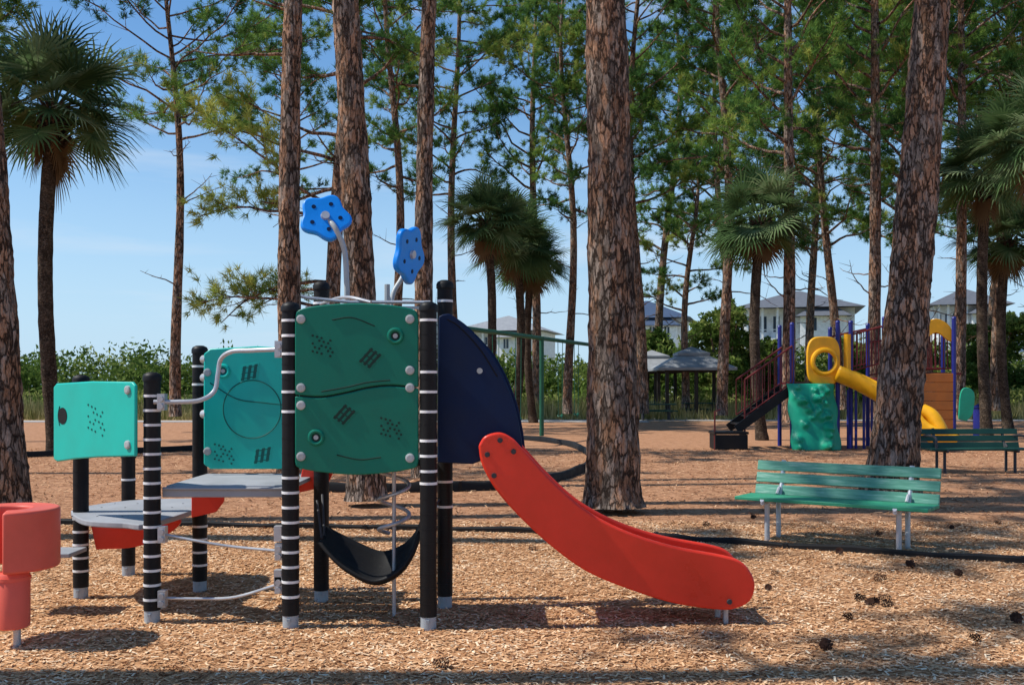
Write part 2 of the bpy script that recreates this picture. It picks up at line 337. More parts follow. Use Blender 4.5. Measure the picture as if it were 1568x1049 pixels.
def pine(H, r0, cb, spread, nb=30, top=(0, 0), seed=0, hi=False, dead=4, extra=(), needle=(.26, 22, .026), flare=.35, wig=.15, tonebase=.45, dens=1.0):
    global R
    R = np.random.default_rng(seed); b = MB()
    nz = int(H / (.09 if hi else .6)); z = np.linspace(-.1, H, nz); t = z / H
    ph = R.uniform(0, 6, 4)
    def path(zz):
        tt = np.asarray(zz) / H
        return np.stack([top[0] * tt + wig * (np.sin(tt * 5 + ph[0]) - np.sin(ph[0])) * tt, top[1] * tt + wig * (np.sin(tt * 6 + ph[1]) - np.sin(ph[1])) * tt, np.asarray(zz)], -1)
    rad = r0 * (1 - .72 * t ** 1.1) * (1 + flare * np.exp(-np.maximum(z, 0) / .22) + .12 * np.exp(-np.maximum(z, 0) / 1.2))
    rad = rad * (1 + .025 * np.sin(z * 3.1 + ph[2]) + .02 * np.sin(z * 7.3 + ph[3]))
    b.tube(path(z), rad, 40 if hi else 12, 0, False, rn=.028 if hi else .0)
    C = []; D = []; T = []
    def branch(p0, d0, Lb, rb, leaf=True, up=.25, tb=None):
        n = 8; pts = [p0]; d = d0 / np.linalg.norm(d0)
        for i in range(n):
            d = d + R.normal(0, .15, 3) + np.array([0, 0, up * .15]); d /= np.linalg.norm(d); pts.append(pts[-1] + d * Lb / n)
        pts = np.array(pts); b.tube(pts, np.linspace(rb, rb * .22, n + 1), 5, 0, False)
        if not leaf:
            for k in range(3):
                i = R.integers(2, n); q = R.normal(0, 1, 3); q[2] = abs(q[2]) * .4
                b.tube([pts[i], pts[i] + q / np.linalg.norm(q) * Lb * .25], [rb * .35, rb * .1], 4, 0, False)
            return
        bt = R.normal(tonebase, .13) if tb is None else tb
        ns = max(4, int(Lb * 2.9 * dens))
        for k in range(ns):
            f = R.uniform(.3, 1.0); i = min(int(f * n), n - 1); p = pts[i] + (pts[i + 1] - pts[i]) * (f * n - i)
            dm = pts[i + 1] - pts[i]; dm /= np.linalg.norm(dm)
            q = np.cross(dm, [0, 0, 1]); q /= np.linalg.norm(q) + 1e-9
            sd = dm * R.uniform(.3, .9) + q * R.choice([-1, 1]) * R.uniform(.4, 1) + np.array([0, 0, R.uniform(-.15, .6)]); sd /= np.linalg.norm(sd)
            Ls = Lb * R.uniform(.14, .32) * (1.25 - .5 * f) + .12
            e = p + sd * Ls; mid = (p + e) / 2 - np.array([0, 0, .05 * Ls])
            b.tube([p, mid, e], [rb * .3, rb * .2, rb * .1], 4, 0, False)
            ct = bt + R.normal(0, .10)
            for m in range(5):
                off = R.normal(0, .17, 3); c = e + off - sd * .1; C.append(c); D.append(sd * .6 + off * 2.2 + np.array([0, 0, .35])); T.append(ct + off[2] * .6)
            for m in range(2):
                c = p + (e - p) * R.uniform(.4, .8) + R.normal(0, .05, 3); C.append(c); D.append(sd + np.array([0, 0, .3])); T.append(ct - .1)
        for m in range(4):
            C.append(pts[-1] + R.normal(0, .1, 3)); D.append(d); T.append(bt + .1)
    for k in range(nb):
        t = ((k + R.uniform(0, 1)) / nb); z0 = cb + (H - cb) * t ** .9; a = k * 2.4 + R.uniform(-.6, .6)
        pr = (.55 + .45 * math.sin(min(1, t * 2.2) * math.pi / 2)) * (1 - .6 * max(0, t - .45) / .55)
        Lb = spread * pr * R.uniform(.5, 1.3)
        d = np.array([math.cos(a), math.sin(a), R.uniform(-.2, .4) + .5 * t])
        branch(path(z0), d, Lb, r0 * (1 - .7 * z0 / H) * .36 + .008)
    for k in range(dead):
        z0 = cb * R.uniform(.5, 1.0); a = R.uniform(0, 6.28)
        branch(path(z0), np.array([math.cos(a), math.sin(a), R.uniform(-.1, .5)]), R.uniform(.7, 2.4), .03, False)
    for (z0, d, Lb) in extra:
        branch(path(z0), np.array(d, float), Lb, .05, True, .05, tb=.9)
    Dn = np.array(D); Dn /= np.linalg.norm(Dn, axis=1)[:, None]
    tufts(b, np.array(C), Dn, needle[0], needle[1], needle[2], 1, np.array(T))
    return b
def place(me, name, loc, rz=0, s=1):
    o = bpy.data.objects.new(name, me); col.objects.link(o); o.location = loc; o.rotation_euler = (0, 0, rz)
    o.scale = (s, s, s) if not hasattr(s, '__len__') else s; return o

near = [
    (-5.95, 12.0, 19, .25, 13.5, 2.6, (-1.0, .6), 14),
    (-3.45, 16.0, 19, .19, 10.5, 2.8, (-.3, .3), 18),
    (-1.93, 13.6, 19, .22, 11.0, 3.0, (-.5, .5), 18),
    (-1.45, 17.0, 18, .17, 9.5, 3.0, (-.1, .5), 20),
    (1.27, 12.9, 20, .315, 11.5, 3.2, (.0, .3), 20),
    (5.28, 14.3, 20, .31, 11.5, 3.2, (2.0, .4), 20),
    (-7.0, 5.4, 18, .22, 10.5, 2.5, (0, 0), 15),  # added out of view at left, for shade streaks on the foreground
]
nearmesh = []
for i, (x, y, H, r0, cb, sp, tp, nb) in enumerate(near):
    me = pine(H, r0, cb, sp, nb, tp, 20 + i, True, 3, needle=(.27, 18, .024), wig=.22, dens=.85).obj('pine_tree', [M_bark, M_needle], tone=True, link=False)
    nearmesh.append(me); place(me, 'pine_tree', (x, y, 0))
# pines added out of view at left, to dapple the ground with shade
for (x, y, k, a) in [(-13.2, 18.5, 1, 3.0), (-16.5, 23.5, 3, .5), (-17.5, 29, 2, 4.), (-8.2, 10.9, 0, 2.0)]:
    place(nearmesh[k], 'pine_tree', (x, y, 0), a, 1.0)
me = pine(16.0, .20, 9.8, 4.8, 28, (-.3, 0), 41, False, 6, wig=.3, tonebase=.42, dens=.8).obj('pine_tree', [M_bark, M_needle], tone=True, link=False)
place(me, 'pine_tree', (-11.5, 35, 0))
me = pine(16, .21, 8.4, 3.4, 22, (.2, 0), 42, False, 4, wig=.3, tonebase=.5, dens=.85, needle=(.24, 26, .02),
          extra=[(4.0, (-1, -.1, .05), 3.3), (3.7, (-1, .3, .12), 2.9), (3.4, (-1, 0, .0), 3.0), (5.8, (-1, .1, .22), 3.4), (5.6, (-1, -.2, .1), 3.2), (6.8, (-.9, -.4, .05), 3.2), (6.2, (-1, .2, .0), 2.8), (7.4, (-1, 0, .25), 2.8)]).obj('pine_tree', [M_bark, M_needle], tone=True, link=False)
place(me, 'pine_tree', (-4.27, 24, 0))
var = []
for i, (H, cb, sp, nb) in enumerate([(20, 7.4, 4.6, 40), (20, 9.0, 4.2, 36), (19, 6.8, 4.8, 40), (21, 9.8, 4.6, 34), (15, 5.4, 3.2, 28)]):
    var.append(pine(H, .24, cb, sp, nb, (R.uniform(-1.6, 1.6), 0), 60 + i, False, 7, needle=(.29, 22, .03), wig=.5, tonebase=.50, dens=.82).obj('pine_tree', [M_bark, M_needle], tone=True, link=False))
mids = [(-70, 24, 1, .85), (440, 48, 3, 1.0), (600, 38, 3, .9),
        (700, 47, 3, 1.0), (822, 50, 1, 1.05), (868, 42, 3, .85), (985, 40, 1, .95), (1005, 66, 0, 1.3),
        (1050, 50, 4, .9), (1130, 60, 0, 1.2), (1207, 31, 1, .92), (1240, 62, 2, 1.25), (1290, 46, 0, 1), (1337, 33, 1, .98), (1380, 57, 2, 1.2),
        (1425, 40, 0, 1), (1467, 34, 3, .9), (1525, 43, 2, 1.05), (1610, 37, 0, 1), (1510, 63, 0, 1.25), (1105, 38, 3, .95)]
for i, (px, d, k, s) in enumerate(mids):
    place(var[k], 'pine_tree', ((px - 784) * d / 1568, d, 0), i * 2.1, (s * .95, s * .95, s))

def palm(H, seed, r=.17, nf=56, Lp=.9, Lf=1.15):
    global R
    R = np.random.default_rng(seed); b = MB(); z = np.linspace(-.1, H, 40)
    px = .25 * np.sin(z / H * 3)
    b.tube(np.stack([px, 0 * z, z], 1), r * (1 + .35 * np.exp(-np.maximum(z, 0) / .3)) * (1 - .1 * z / H), 14, 0, True, rn=.03)
    top = np.array([px[-1], 0, H])
    for i in range(60):
        a = i * 2.4; zz = H - .9 + .9 * i / 60
        p = np.array([px[-1] + math.cos(a) * r, math.sin(a) * r, zz]); q = np.array([math.cos(a), math.sin(a), 1.3]) * .2
        b.tube([p, p + q], [.05, .025], 4, 0)
    for i in range(nf):
        t = i / nf; a = i * 2.4 + R.uniform(-.3, .3); elv = math.radians(85 - 128 * t ** .85 + R.uniform(-12, 12)); deadf = t > .93
        if deadf: elv = math.radians(-75 + R.uniform(-8, 8))
        d = np.array([math.cos(a) * math.cos(elv), math.sin(a) * math.cos(elv), math.sin(elv)])
        pts = [top + d * .1]; dd = d.copy(); lp = Lp * R.uniform(.65, 1.35)
        for k in range(5):
            pts.append(pts[-1] + dd * lp / 5); dd = dd - np.array([0, 0, .06]); dd /= np.linalg.norm(dd)
        b.tube(pts, np.linspace(.025, .014, 6), 4, 1, False, tone=.95 if deadf else .6)
        q = np.cross(dd, [0, 0, 1]); q /= np.linalg.norm(q) + 1e-9; nrm = np.cross(q, dd)
        rl = R.uniform(-.7, .7); q, nrm = q * math.cos(rl) + nrm * math.sin(rl), nrm * math.cos(rl) - q * math.sin(rl)
        nl = 26; tn = R.uniform(.92, 1) if deadf else np.clip(R.normal(.48, .18), .1, .8)
        for k in range(nl):
            s = (k / (nl - 1) - .5) * 2; ang = s * math.radians(105)
            ld = dd * math.cos(ang) + q * math.sin(ang) + nrm * (.2 * abs(s)); ld /= np.linalg.norm(ld)
            ll = Lf * (1 - .3 * abs(s)) * R.uniform(.75, 1.15) * (.8 if deadf else 1)
            p = pts[-1] - dd * .12 * abs(s); wv = np.cross(ld, nrm); wv /= np.linalg.norm(wv) + 1e-9
            V = []; c = p.copy(); l2 = ld.copy()
            for m, wd in enumerate((.025, .06, .042, .005)):
                V += [c - wv * wd / 2, c + wv * wd / 2]; c = c + l2 * ll / 3
                l2 = l2 - np.array([0, 0, .08 + R.uniform(.25, .5) * m]); l2 /= np.linalg.norm(l2)
            b.add(V, [[0, 1, 3, 2], [2, 3, 5, 4], [4, 5, 7, 6]], 1, tn if deadf else np.clip(tn + R.normal(0, .08), 0, .85))
    return b.obj('sabal_palm_tree', [M_palmbark, M_palm], tone=True, link=False)
pv = [palm(8.0, 5, Lp=1.0, Lf=1.3), palm(6.8, 6), palm(8.2, 7)]
for px, d, k, s in [(92, 25, 0, (1.08, 1.08, 1.04)), (748, 38, 2, (1, 1, .93)), (792, 41, 1, (1.05,) * 3), (820, 44, 1, (1, 1, 1)), (1172, 30, 1, (.92, .92, .93)), (1516, 32, 2, (1, 1, 1)), (1548, 37, 1, (1,) * 3), (1590, 28, 2, (1,) * 3)]:
    place(pv[k], 'sabal_palm_tree', ((px - 784) * d / 1568 - .1, d, 0), px, s)

# ------------------------------------------------------------------ shrubs & grass
def leafblob(b, c, rad, n, size, tone):
    d = R.standard_normal((n, 3)); d /= np.linalg.norm(d, axis=1)[:, None]; d[:, 2] = np.abs(d[:, 2]) * 1.1 - .1
    lump = 1 + .22 * np.sin(d[:, 0] * 7 + c[0]) * np.cos(d[:, 1] * 6 + c[1]) + .12 * np.sin(d[:, 2] * 13 + c[0])
    p = np.array(c) + d * np.array(rad) * (lump * R.uniform(.72, 1.08, n) ** .5)[:, None]
    a = R.standard_normal((n, 3)); a /= np.linalg.norm(a, axis=1)[:, None]; q = np.cross(a, R.standard_normal((n, 3))); q /= np.linalg.norm(q, axis=1)[:, None]
    s = size * R.uniform(.6, 1.3, n)[:, None]
    v = np.stack([p - a * s, p - q * s * .4, p + a * s, p + q * s * .4], 1).reshape(-1, 3)
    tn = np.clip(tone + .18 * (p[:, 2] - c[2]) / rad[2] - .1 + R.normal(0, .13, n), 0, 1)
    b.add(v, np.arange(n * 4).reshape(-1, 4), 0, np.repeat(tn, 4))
R = np.random.default_rng(77)
b = MB()
for i in range(210):
    x = -75 + 165 * i / 210 + R.uniform(-1, 1); y = R.uniform(62, 74); h = R.uniform(2.6, 3.7) + (.7 if x > 8 else 0)
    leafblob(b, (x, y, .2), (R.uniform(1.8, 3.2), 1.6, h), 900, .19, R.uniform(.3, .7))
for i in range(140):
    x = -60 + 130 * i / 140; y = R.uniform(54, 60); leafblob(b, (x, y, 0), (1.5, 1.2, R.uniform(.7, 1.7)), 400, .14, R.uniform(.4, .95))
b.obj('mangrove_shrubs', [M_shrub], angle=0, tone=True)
b = MB()
n = 45000; x = R.uniform(-45, 48, n); y = R.uniform(47.5, 60, n); h = R.uniform(.35, 1.1, n)
clump = np.sin(x * 1.3) * np.cos(y * .9) + R.normal(0, .5, n); h *= np.clip(.8 + .35 * clump, .3, 1.5)
base = np.stack([x, y, 0 * x], 1); tip = base + np.stack([R.normal(0, .15, n), R.normal(0, .15, n), h], 1); q = np.array([.035, 0, 0])
b.add(np.stack([base - q, base + q, tip], 1).reshape(-1, 3), np.arange(3 * n).reshape(-1, 3), 0, np.repeat(np.clip(R.normal(.5, .25, n), 0, 1), 3))
b.obj('dry_marsh_grass', [M_dry], angle=0, tone=True)
def bushtree(x, y, h, r, seed, tone=.5):
    global R
    R = np.random.default_rng(seed); b = MB()
    for k in range(5):
        a = k * 1.3; b.tube([(0, 0, -.1), (math.cos(a) * r * .3, math.sin(a) * r * .3, h * .5), (math.cos(a) * r * .55, math.sin(a) * r * .55, h * .8)], [.12, .07, .02], 6, 1)
    for k in range(20):
        a = R.uniform(0, 6.28); rr = r * R.uniform(0, .8); z = R.uniform(.2, .84) * h
        leafblob(b, (math.cos(a) * rr, math.sin(a) * rr, z), (r * .36, r * .36, h * .15), 650, .15, tone + R.normal(0, .14))
    o = b.obj('small_evergreen_tree', [M_shrub, M_bark], angle=0, tone=True); o.location = (x, y, 0)
bushtree(11.9, 58, 6.3, 2.3, 1, .66); bushtree(14.6, 60, 5.0, 2.0, 3, .5); bushtree(28, 60, 5.8, 2.5, 4, .55); bushtree(35, 58, 5.8, 3, 5, .5); bushtree(22.5, 56, 4.4, 2.3, 6, .5); bushtree(18.5, 54, 4.2, 1.9, 7, .6); bushtree(8.6, 66, 5.6, 1.6, 8, .4)

# ------------------------------------------------------------------ benches
def bench(name, loc, rz, paint, metal):
    e = empty(name, loc, rz); Lb = 1.88
    tilt = Matrix.Rotation(math.radians(-14), 3, 'X')
    for k in range(3):
        z = .49 + k * .125; y = .20 + (z - .45) * .25
        b = MB(); b.box((0, y, z), (Lb, .035, .104), 0, tilt); b.obj('backrest_slat', [paint], e, bevel=.006)
    for k in range(3):
        b = MB(); b.box((.0, -.24 + k * .15, .435), (Lb + .04, .135, .035)); b.obj('seat_slat', [M_pgreen2 if metal is M_steel else paint], e, bevel=.006)
    for sx in (-.66, .66):
        b = MB()
        b.tube([(sx, -.17, 0), (sx, -.17, .41)], .027, 12); b.tube([(sx, .14, 0), (sx, .14, .40), (sx, .235, .55), (sx, .30, .80)], .026, 12)
        b.tube([(sx, -.30, .40), (sx, .2, .40)], .022, 10); b.tube([(sx, -.27, .415), (sx, -.31, .43)], .022, 8)
        b.tube([(sx, .10, .455), (sx, .17, .52)], .02, 8)
        b.obj('leg_frame', [metal], e)
    return e
bench('park_bench', (3.27, 10.33, 0), math.radians(-36), M_bench, M_steel)
b2 = bench('park_bench', (8.55, 18.9, 0), math.radians(3), M_dgreen, M_grey)
for sx in (-.86, .86):
    b = MB(); b.tube(catmull([(sx, .25, .66), (sx, 0, .68), (sx, -.24, .64), (sx, -.27, .45)], 5), .022, 8); b.obj('armrest', [M_grey], b2)

# ------------------------------------------------------------------ borders
def border(name, pts, h, wd):
    P = catmull([(p[0], p[1], 0) for p in pts], 6); t = np.gradient(P, axis=0); t /= np.linalg.norm(t, axis=1)[:, None]
    P[:, 2] += .012 * np.sin(np.arange(len(P)) * 1.7) - .008
    q = np.stack([-t[:, 1], t[:, 0], 0 * t[:, 0]], 1); b = MB(); n = len(P); prof = [(-.5, 0), (-.5, .8), (-.3, 1), (.3, 1), (.5, .8), (.5, 0)]
    V = np.concatenate([P + q * wd * a + np.array([0, 0, h * c]) for a, c in prof]); F = []
    for k in range(5):
        for i in range(n - 1): F.append([k * n + i, k * n + i + 1, (k + 1) * n + i + 1, (k + 1) * n + i])
    b.add(V, F)
    for i in range(0, n, 6): b.box(P[i] + np.array([0, 0, h * .5 + .003]), (.05, wd * 1.15, h * .99), 0, np.array([[t[i][0], -t[i][1], 0], [t[i][1], t[i][0], 0], [0, 0, 1]]))
    return b.obj(name, [M_blackrub])
border('playground_border', [(-8, 12.3), (-6, 11.9), (-3.5, 11.6), (-1.63, 11.4), (.25, 11.1), (1.5, 10.7), (2.7, 10.1), (4.6, 9.2), (6.5, 8.2), (8.2, 7)], .065, .08)
border('playground_border', [(-2.9, 15.4), (-1.8, 15.35), (-.8, 15.5), (.3, 16.2), (1.3, 19.0), (1.75, 23), (1.3, 28), (-.6, 31), (-4, 30.5), (-8, 25), (-12, 22)], .15, .10)
b = MB(); b.box((-24, 45.5, .008), (60, 1.8, .016)); b.box((14, 47, .008), (28, 1.8, .016)); b.box((9, 52.5, .02), (9, 9, .04)); b.obj('concrete_path', [M_conc])

# ------------------------------------------------------------------ main play structure
PS = empty('playground_structure')
def post(x, y, h, stripes=(), r=.056):
    b = MB()
    b.tube([(x, y, -.05), (x, y, .085)], r * .93, 24, 2); b.tube([(x, y, .085), (x, y, h)], r, 28, 0, False)
    b.tube([(x, y, h - .03), (x, y, h), (x, y, h + .018), (x, y, h + .03)], [r * 1.12, r * 1.12, r * .95, r * .5], 24, 0)
    z = .17
    while z < h - .08: b.tube([(x, y, z), (x, y, z + .006)], r * 1.035, 24, 0); z += .098
    for z in stripes: b.tube([(x, y, z), (x, y, z + .017)], r * 1.05, 28, 1)
    b.box((x, y - r - .004, .06), (.018, .01, .018), 2)
    b.obj('post', [M_black, M_white, M_dbase], PS)
post(-2.435, 6.93, 1.66, [.15 + .098 * i for i in range(15)])
post(-1.466, 6.78, 2.12, [.2 + .098 * i for i in range(9)] + [1.42, 1.55, 1.68, 1.80, 1.92, 2.02])
post(-.55, 6.74, 2.12, [1.03, 1.13, 1.23, 1.42, 1.55, 1.68, 2.02, .95])
post(-1.415, 7.6, 2.34, [2.2]); post(-.485, 7.4, 2.33, [2.2, .72, .9])
post(-2.43, 7.97, 1.88, [.2, .3, .4, .5, .6, .7, 1.74, 1.6]); post(-3.25, 7.72, 1.65, [.2 + .098 * i for i in range(5)]); post(-3.24, 8.65, 1.02, [.8])

def circ(cx, cz, r, n=28, a0=0, a1=2 * math.pi): return [(cx + r * math.cos(a0 + (a1 - a0) * i / n), cz + r * math.sin(a0 + (a1 - a0) * i / n)) for i in range(n)]
def details(y, mw, dark, body, grooves=(), dots=(), hubs=(), screws=(), grids=()):
    b = MB()
    for g_ in grooves: b.tube([(p[0], y - .001, p[1]) for p in catmull([(q[0], q[1], 0) for q in g_], 6)], .0045, 6, 0)
    for (x, z, r) in dots: b.tube([(x, y - .0035, z), (x, y + .004, z)], r, 12, 0)
    for (x, z, s, a) in grids:
        R_ = np.array(Matrix.Rotation(a, 3, 'Y')); Sk = np.array([[1, 0, .35], [0, 1, 0], [0, 0, 1]]); R2 = Sk @ R_
        b.box((x, y, z), (s, .006, s), 1, R2)
        for i in range(3):
            o = R2 @ np.array([(i - 1) * s * .32, 0, 0]); b.box((x + o[0], y - .002, z + o[2]), (s * .17, .006, s * .86), 0, R2)
            o = R2 @ np.array([0, 0, (i - 1) * s * .32]); b.box((x + o[0], y - .004, z + o[2]), (s * .86, .005, s * .05), 0, R2)
    for (x, z) in hubs:
        t = np.linspace(0, 2 * np.pi, 25); b.tube(np.stack([x + .042 * np.cos(t), 0 * t + y - .004, z + .042 * np.sin(t)], 1), .014, 8, 1, False)
        b.tube([(x, y - .01, z), (x, y + .004, z)], .016, 12, 2); b.tube([(x, y - .004, z), (x, y + .004, z)], .03, 14, 0)
    for (x, z) in screws: b.tube([(x, y - .016, z), (x, y - .012, z), (x, y + .003, z)], [.018, .029, .031], 16, 2)
    o = b.obj('panel_details', [dark, body, M_screw], PS); o.matrix_local = mw; return o
Id = Matrix.Identity(4)
x0, x1 = -1.425, -.615; seam = [(x0, 1.535), (-1.25, 1.525), (-1.08, 1.555), (-.95, 1.585), (-.8, 1.60), (x1, 1.585)]
S = [(p[0], p[1]) for p in catmull([(q[0], q[1], 0) for q in seam], 5)]
topc = [(p[0], p[1]) for p in catmull([(x1, 2.03, 0), (-.64, 2.095, 0), (-.8, 2.128, 0), (-1.02, 2.14, 0), (-1.24, 2.128, 0), (-1.40, 2.095, 0), (x0, 2.03, 0)], 4)]
botc = [(p[0], p[1]) for p in catmull([(x0, 1.10, 0), (-1.40, 1.06, 0), (-1.24, 1.03, 0), (-1.02, 1.015, 0), (-.8, 1.03, 0), (-.64, 1.06, 0), (x1, 1.10, 0)], 4)]
prism('panel_upper', [(a, c + .005) for a, c in S] + topc, 6.72, 6.745, M_green, PS, .008)
prism('panel_lower', botc + [(a, c - .005) for a, c in S[::-1]], 6.72, 6.745, M_green, PS, .008)
b = MB(); b.box((-1.02, 6.752, 1.56), (.76, .008, .12)); b.obj('panel_backing', [M_greend], PS)
def dotpat(cx, cz, s): return [(cx + s * (i - 2) * .9 + s * .45 * (j % 2), cz + s * (j - 2) * .8 - s * .25 * (i - 2), .0075) for i in range(5) for j in range(5) if (i + j) % 4 != 3]
details(6.72, Id, M_greend, M_green,
        grooves=[[(-1.18, 2.03), (-1.05, 2.045), (-.9, 1.99)], [(-1.15, 1.145), (-1.0, 1.115), (-.86, 1.13)], [(a, c + .035) for a, c in seam[1:-1]]],
        dots=dotpat(-1.25, 1.86, .032) + dotpat(-.80, 1.32, .032), hubs=[(-.765, 1.925), (-1.285, 1.26)],
        screws=[(-1.385, 2.035), (-.67, 2.035), (-1.385, 1.585), (-.67, 1.70), (-.67, 1.585), (-1.385, 1.47), (-1.385, 1.135), (-.67, 1.125)], grids=[(-.93, 1.78, .12, .5), (-1.10, 1.41, .12, .5)])
yb = 7.8
poly = [(-2.35, 1.0), (-2.3, .965), (-1.55, .965), (-1.5, 1.0), (-1.5, 1.84), (-1.55, 1.88), (-1.95, 1.9), (-2.3, 1.88), (-2.35, 1.84)]
prism('teal_panel', poly, yb, yb + .025, M_teal, PS, .01)
details(yb, Id, M_teald, M_teal, grooves=[circ(-1.98, 1.42, .22, 24) + [(-1.76, 1.42)], [(-2.3, 1.62), (-2.1, 1.5), (-1.9, 1.47), (-1.6, 1.44)]],
        dots=dotpat(-2.2, 1.08, .035), hubs=[(-2.2, 1.71)], grids=[(-2.0, 1.70, .13, -.2), (-1.9, 1.07, .13, -.2)], screws=[(-2.32, 1.7), (-2.32, 1.1)])
p0 = Vector((-3.36, 7.50, 0)); p1 = Vector((-2.53, 6.87, 0)); dv = p1 - p0; Wd = dv.length
mw = Matrix.Translation(p0) @ Matrix.Rotation(math.atan2(dv.y, dv.x), 4, 'Z')
poly = [(0, 1.06), (.05, 1.045), (.3, 1.075), (.6, 1.10), (Wd, 1.125), (Wd, 1.60), (Wd - .04, 1.625), (.5, 1.63), (.04, 1.615), (0, 1.59)]
prism('teal_panel_small', poly, 0, .025, M_teal, PS, .01, mw=mw)
prism('panel_window', circ(.13, 1.38, .06), -.003, .02, M_black, PS, 0, mw=mw)
details(0, mw, M_teald, M_teal, dots=dotpat(.56, 1.36, .05), screws=[(Wd - .08, 1.57), (Wd - .08, 1.2)], grooves=[[(.09, 1.45), (.07, 1.38), (.09, 1.31)]])
# decks
b = MB()
for k in range(4): b.box((-1.93, 7.1 + k * .235, .905), (.86, .225, .03), 0)
b.box((-1.93, 6.975, .875), (.9, .02, .07), 0); b.box((-1.93, 6.955, .90), (.88, .02, .016), 0)
b.obj('deck', [M_deck], PS, bevel=.006)
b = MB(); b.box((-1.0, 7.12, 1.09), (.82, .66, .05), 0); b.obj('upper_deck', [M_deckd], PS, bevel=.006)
arc = catmull([(-3.24, 7.55, 0), (-3.0, 7.22, 0), (-2.7, 7.1, 0), (-2.49, 7.12, 0), (-2.49, 8.5, 0), (-3.1, 8.55, 0), (-3.36, 8.1, 0), (-3.36, 7.8, 0)], 5)
me = bpy.data.meshes.new('round_deck'); n = len(arc)
me.from_pydata([(p[0], p[1], .61) for p in arc] + [(p[0], p[1], .65) for p in arc], [], [list(range(n))[::-1], list(range(n, 2 * n))] + [[i, (i + 1) % n, (i + 1) % n + n, i + n] for i in range(n)])
me.materials.append(M_deck); o = bpy.data.objects.new('round_deck', me); col.objects.link(o); o.parent = PS
bv = o.modifiers.new('b', 'BEVEL'); bv.width = .008; bv.segments = 2
b = MB()
for xx in np.linspace(-3.2, -2.65, 4):
    for yy in np.linspace(7.45, 8.25, 4): b.tube([(xx, yy, .648), (xx, yy, .652)], .008, 8, 0)
b.obj('deck_holes', [M_grey], PS)
prism('red_riser', catmull([(-3.2, .60, 0), (-2.55, .60, 0), (-2.6, .48, 0), (-2.85, .38, 0), (-3.15, .36, 0)], 5)[:, :2].tolist(), 7.75, 7.78, M_red, PS)
prism('red_riser', [(-2.38, .62), (-2.38, .88), (-2.14, .90), (-2.14, .74), (-2.2, .66)], 7.6, 7.63, M_red, PS)
prism('red_riser', [(-1.60, .80), (-1.55, 1.02), (-1.3, 1.02), (-1.38, .85)], 7.62, 7.65, M_red, PS)
b = MB(); b.box((-3.32, 7.25, .42), (.5, .3, .03)); b.obj('step_plank', [M_deck], PS, bevel=.006)
b = MB(); b.tube([(-3.55, 7.3, -.02), (-3.55, 7.3, .41)], .02, 10); b.obj('step_support', [M_steel], PS)
b = MB()
b.tube(catmull([(-2.40, 6.86, 1.49), (-2.25, 6.88, 1.49), (-2.11, 6.92, 1.50), (-2.03, 6.98, 1.56), (-2.01, 7.0, 1.68), (-1.99, 7.0, 1.78), (-1.9, 6.95, 1.83), (-1.75, 6.88, 1.835), (-1.53, 6.80, 1.84)], 6), .0155, 10)
b.tube([(-1.42, 6.9, 2.20), (-1.38, 6.9, 2.19), (-1.1, 6.95, 2.165), (-.8, 6.95, 2.165), (-.55, 6.9, 2.16)], .012, 8)
b.tube(catmull([(-1.41, 7.55, 2.2), (-1.25, 7.3, 2.22), (-1.1, 7.0, 2.2), (-.95, 6.9, 2.16)], 5), .012, 8)
for z0, z1, sg in ((.60, .50, -.03), (.17, .28, -.04)):
    b.tube(catmull([(-2.35, 6.9, z0), (-2.1, 6.88, z0 + (z1 - z0) * .25 + sg * .7), (-1.85, 6.86, (z0 + z1) / 2 + sg), (-1.55, 6.82, z1)], 6), .010, 8)
for x, y, z in ((-2.35, 6.89, .60), (-2.35, 6.89, .17), (-1.545, 6.80, .50), (-1.545, 6.80, .28), (-1.545, 6.80, 1.84), (-2.35, 6.88, 1.49)):
    b.box((x, y, z), (.05, .06, .11), 0)
    b.tube([(x, y - .045, z + .02), (x, y, z + .02)], .02, 10); b.tube([(x, y - .045, z - .03), (x, y, z - .03)], .02, 10)
b.box((-1.55, 6.80, .62), (.05, .06, .10), 0); b.box((-1.55, 6.80, .33), (.05, .06, .1), 0)
for z in (1.38, 1.66, 1.80): b.tube([(-2.37, 7.88, z), (-2.32, 7.82, z)], .035, 12)
b.obj('handrail_and_clamps', [M_steel], PS, angle=35)
# navy side panel
nv = catmull([(-.505, 1.075, 0), (-.505, 1.6, 0), (-.50, 2.07, 0)], 2)[:, :2].tolist() + catmull([(-.47, 2.085, 0), (-.41, 2.08, 0), (-.28, 1.97, 0), (-.12, 1.78, 0), (.0, 1.52, 0), (.055, 1.30, 0), (.075, 1.15, 0)], 5)[:, :2].tolist() + [(0.0, 1.12), (-.2, 1.09), (-.27, 1.065)]
prism('navy_panel', nv, 6.98, 7.005, M_navy, PS, .008)
nv2 = [(x * 1.0 + .02, z) for x, z in nv]; prism('navy_panel_far', nv2, 7.42, 7.445, M_navy, PS)
prism('panel_peephole', circ(-.22, 1.70, .02, 16), 6.976, 7.0, M_screw, PS, 0)
details(6.98, Id, M_black, M_navy, grooves=[[(-.44, 2.05), (-.36, 2.0), (-.22, 1.85), (-.1, 1.66)]], screws=[])
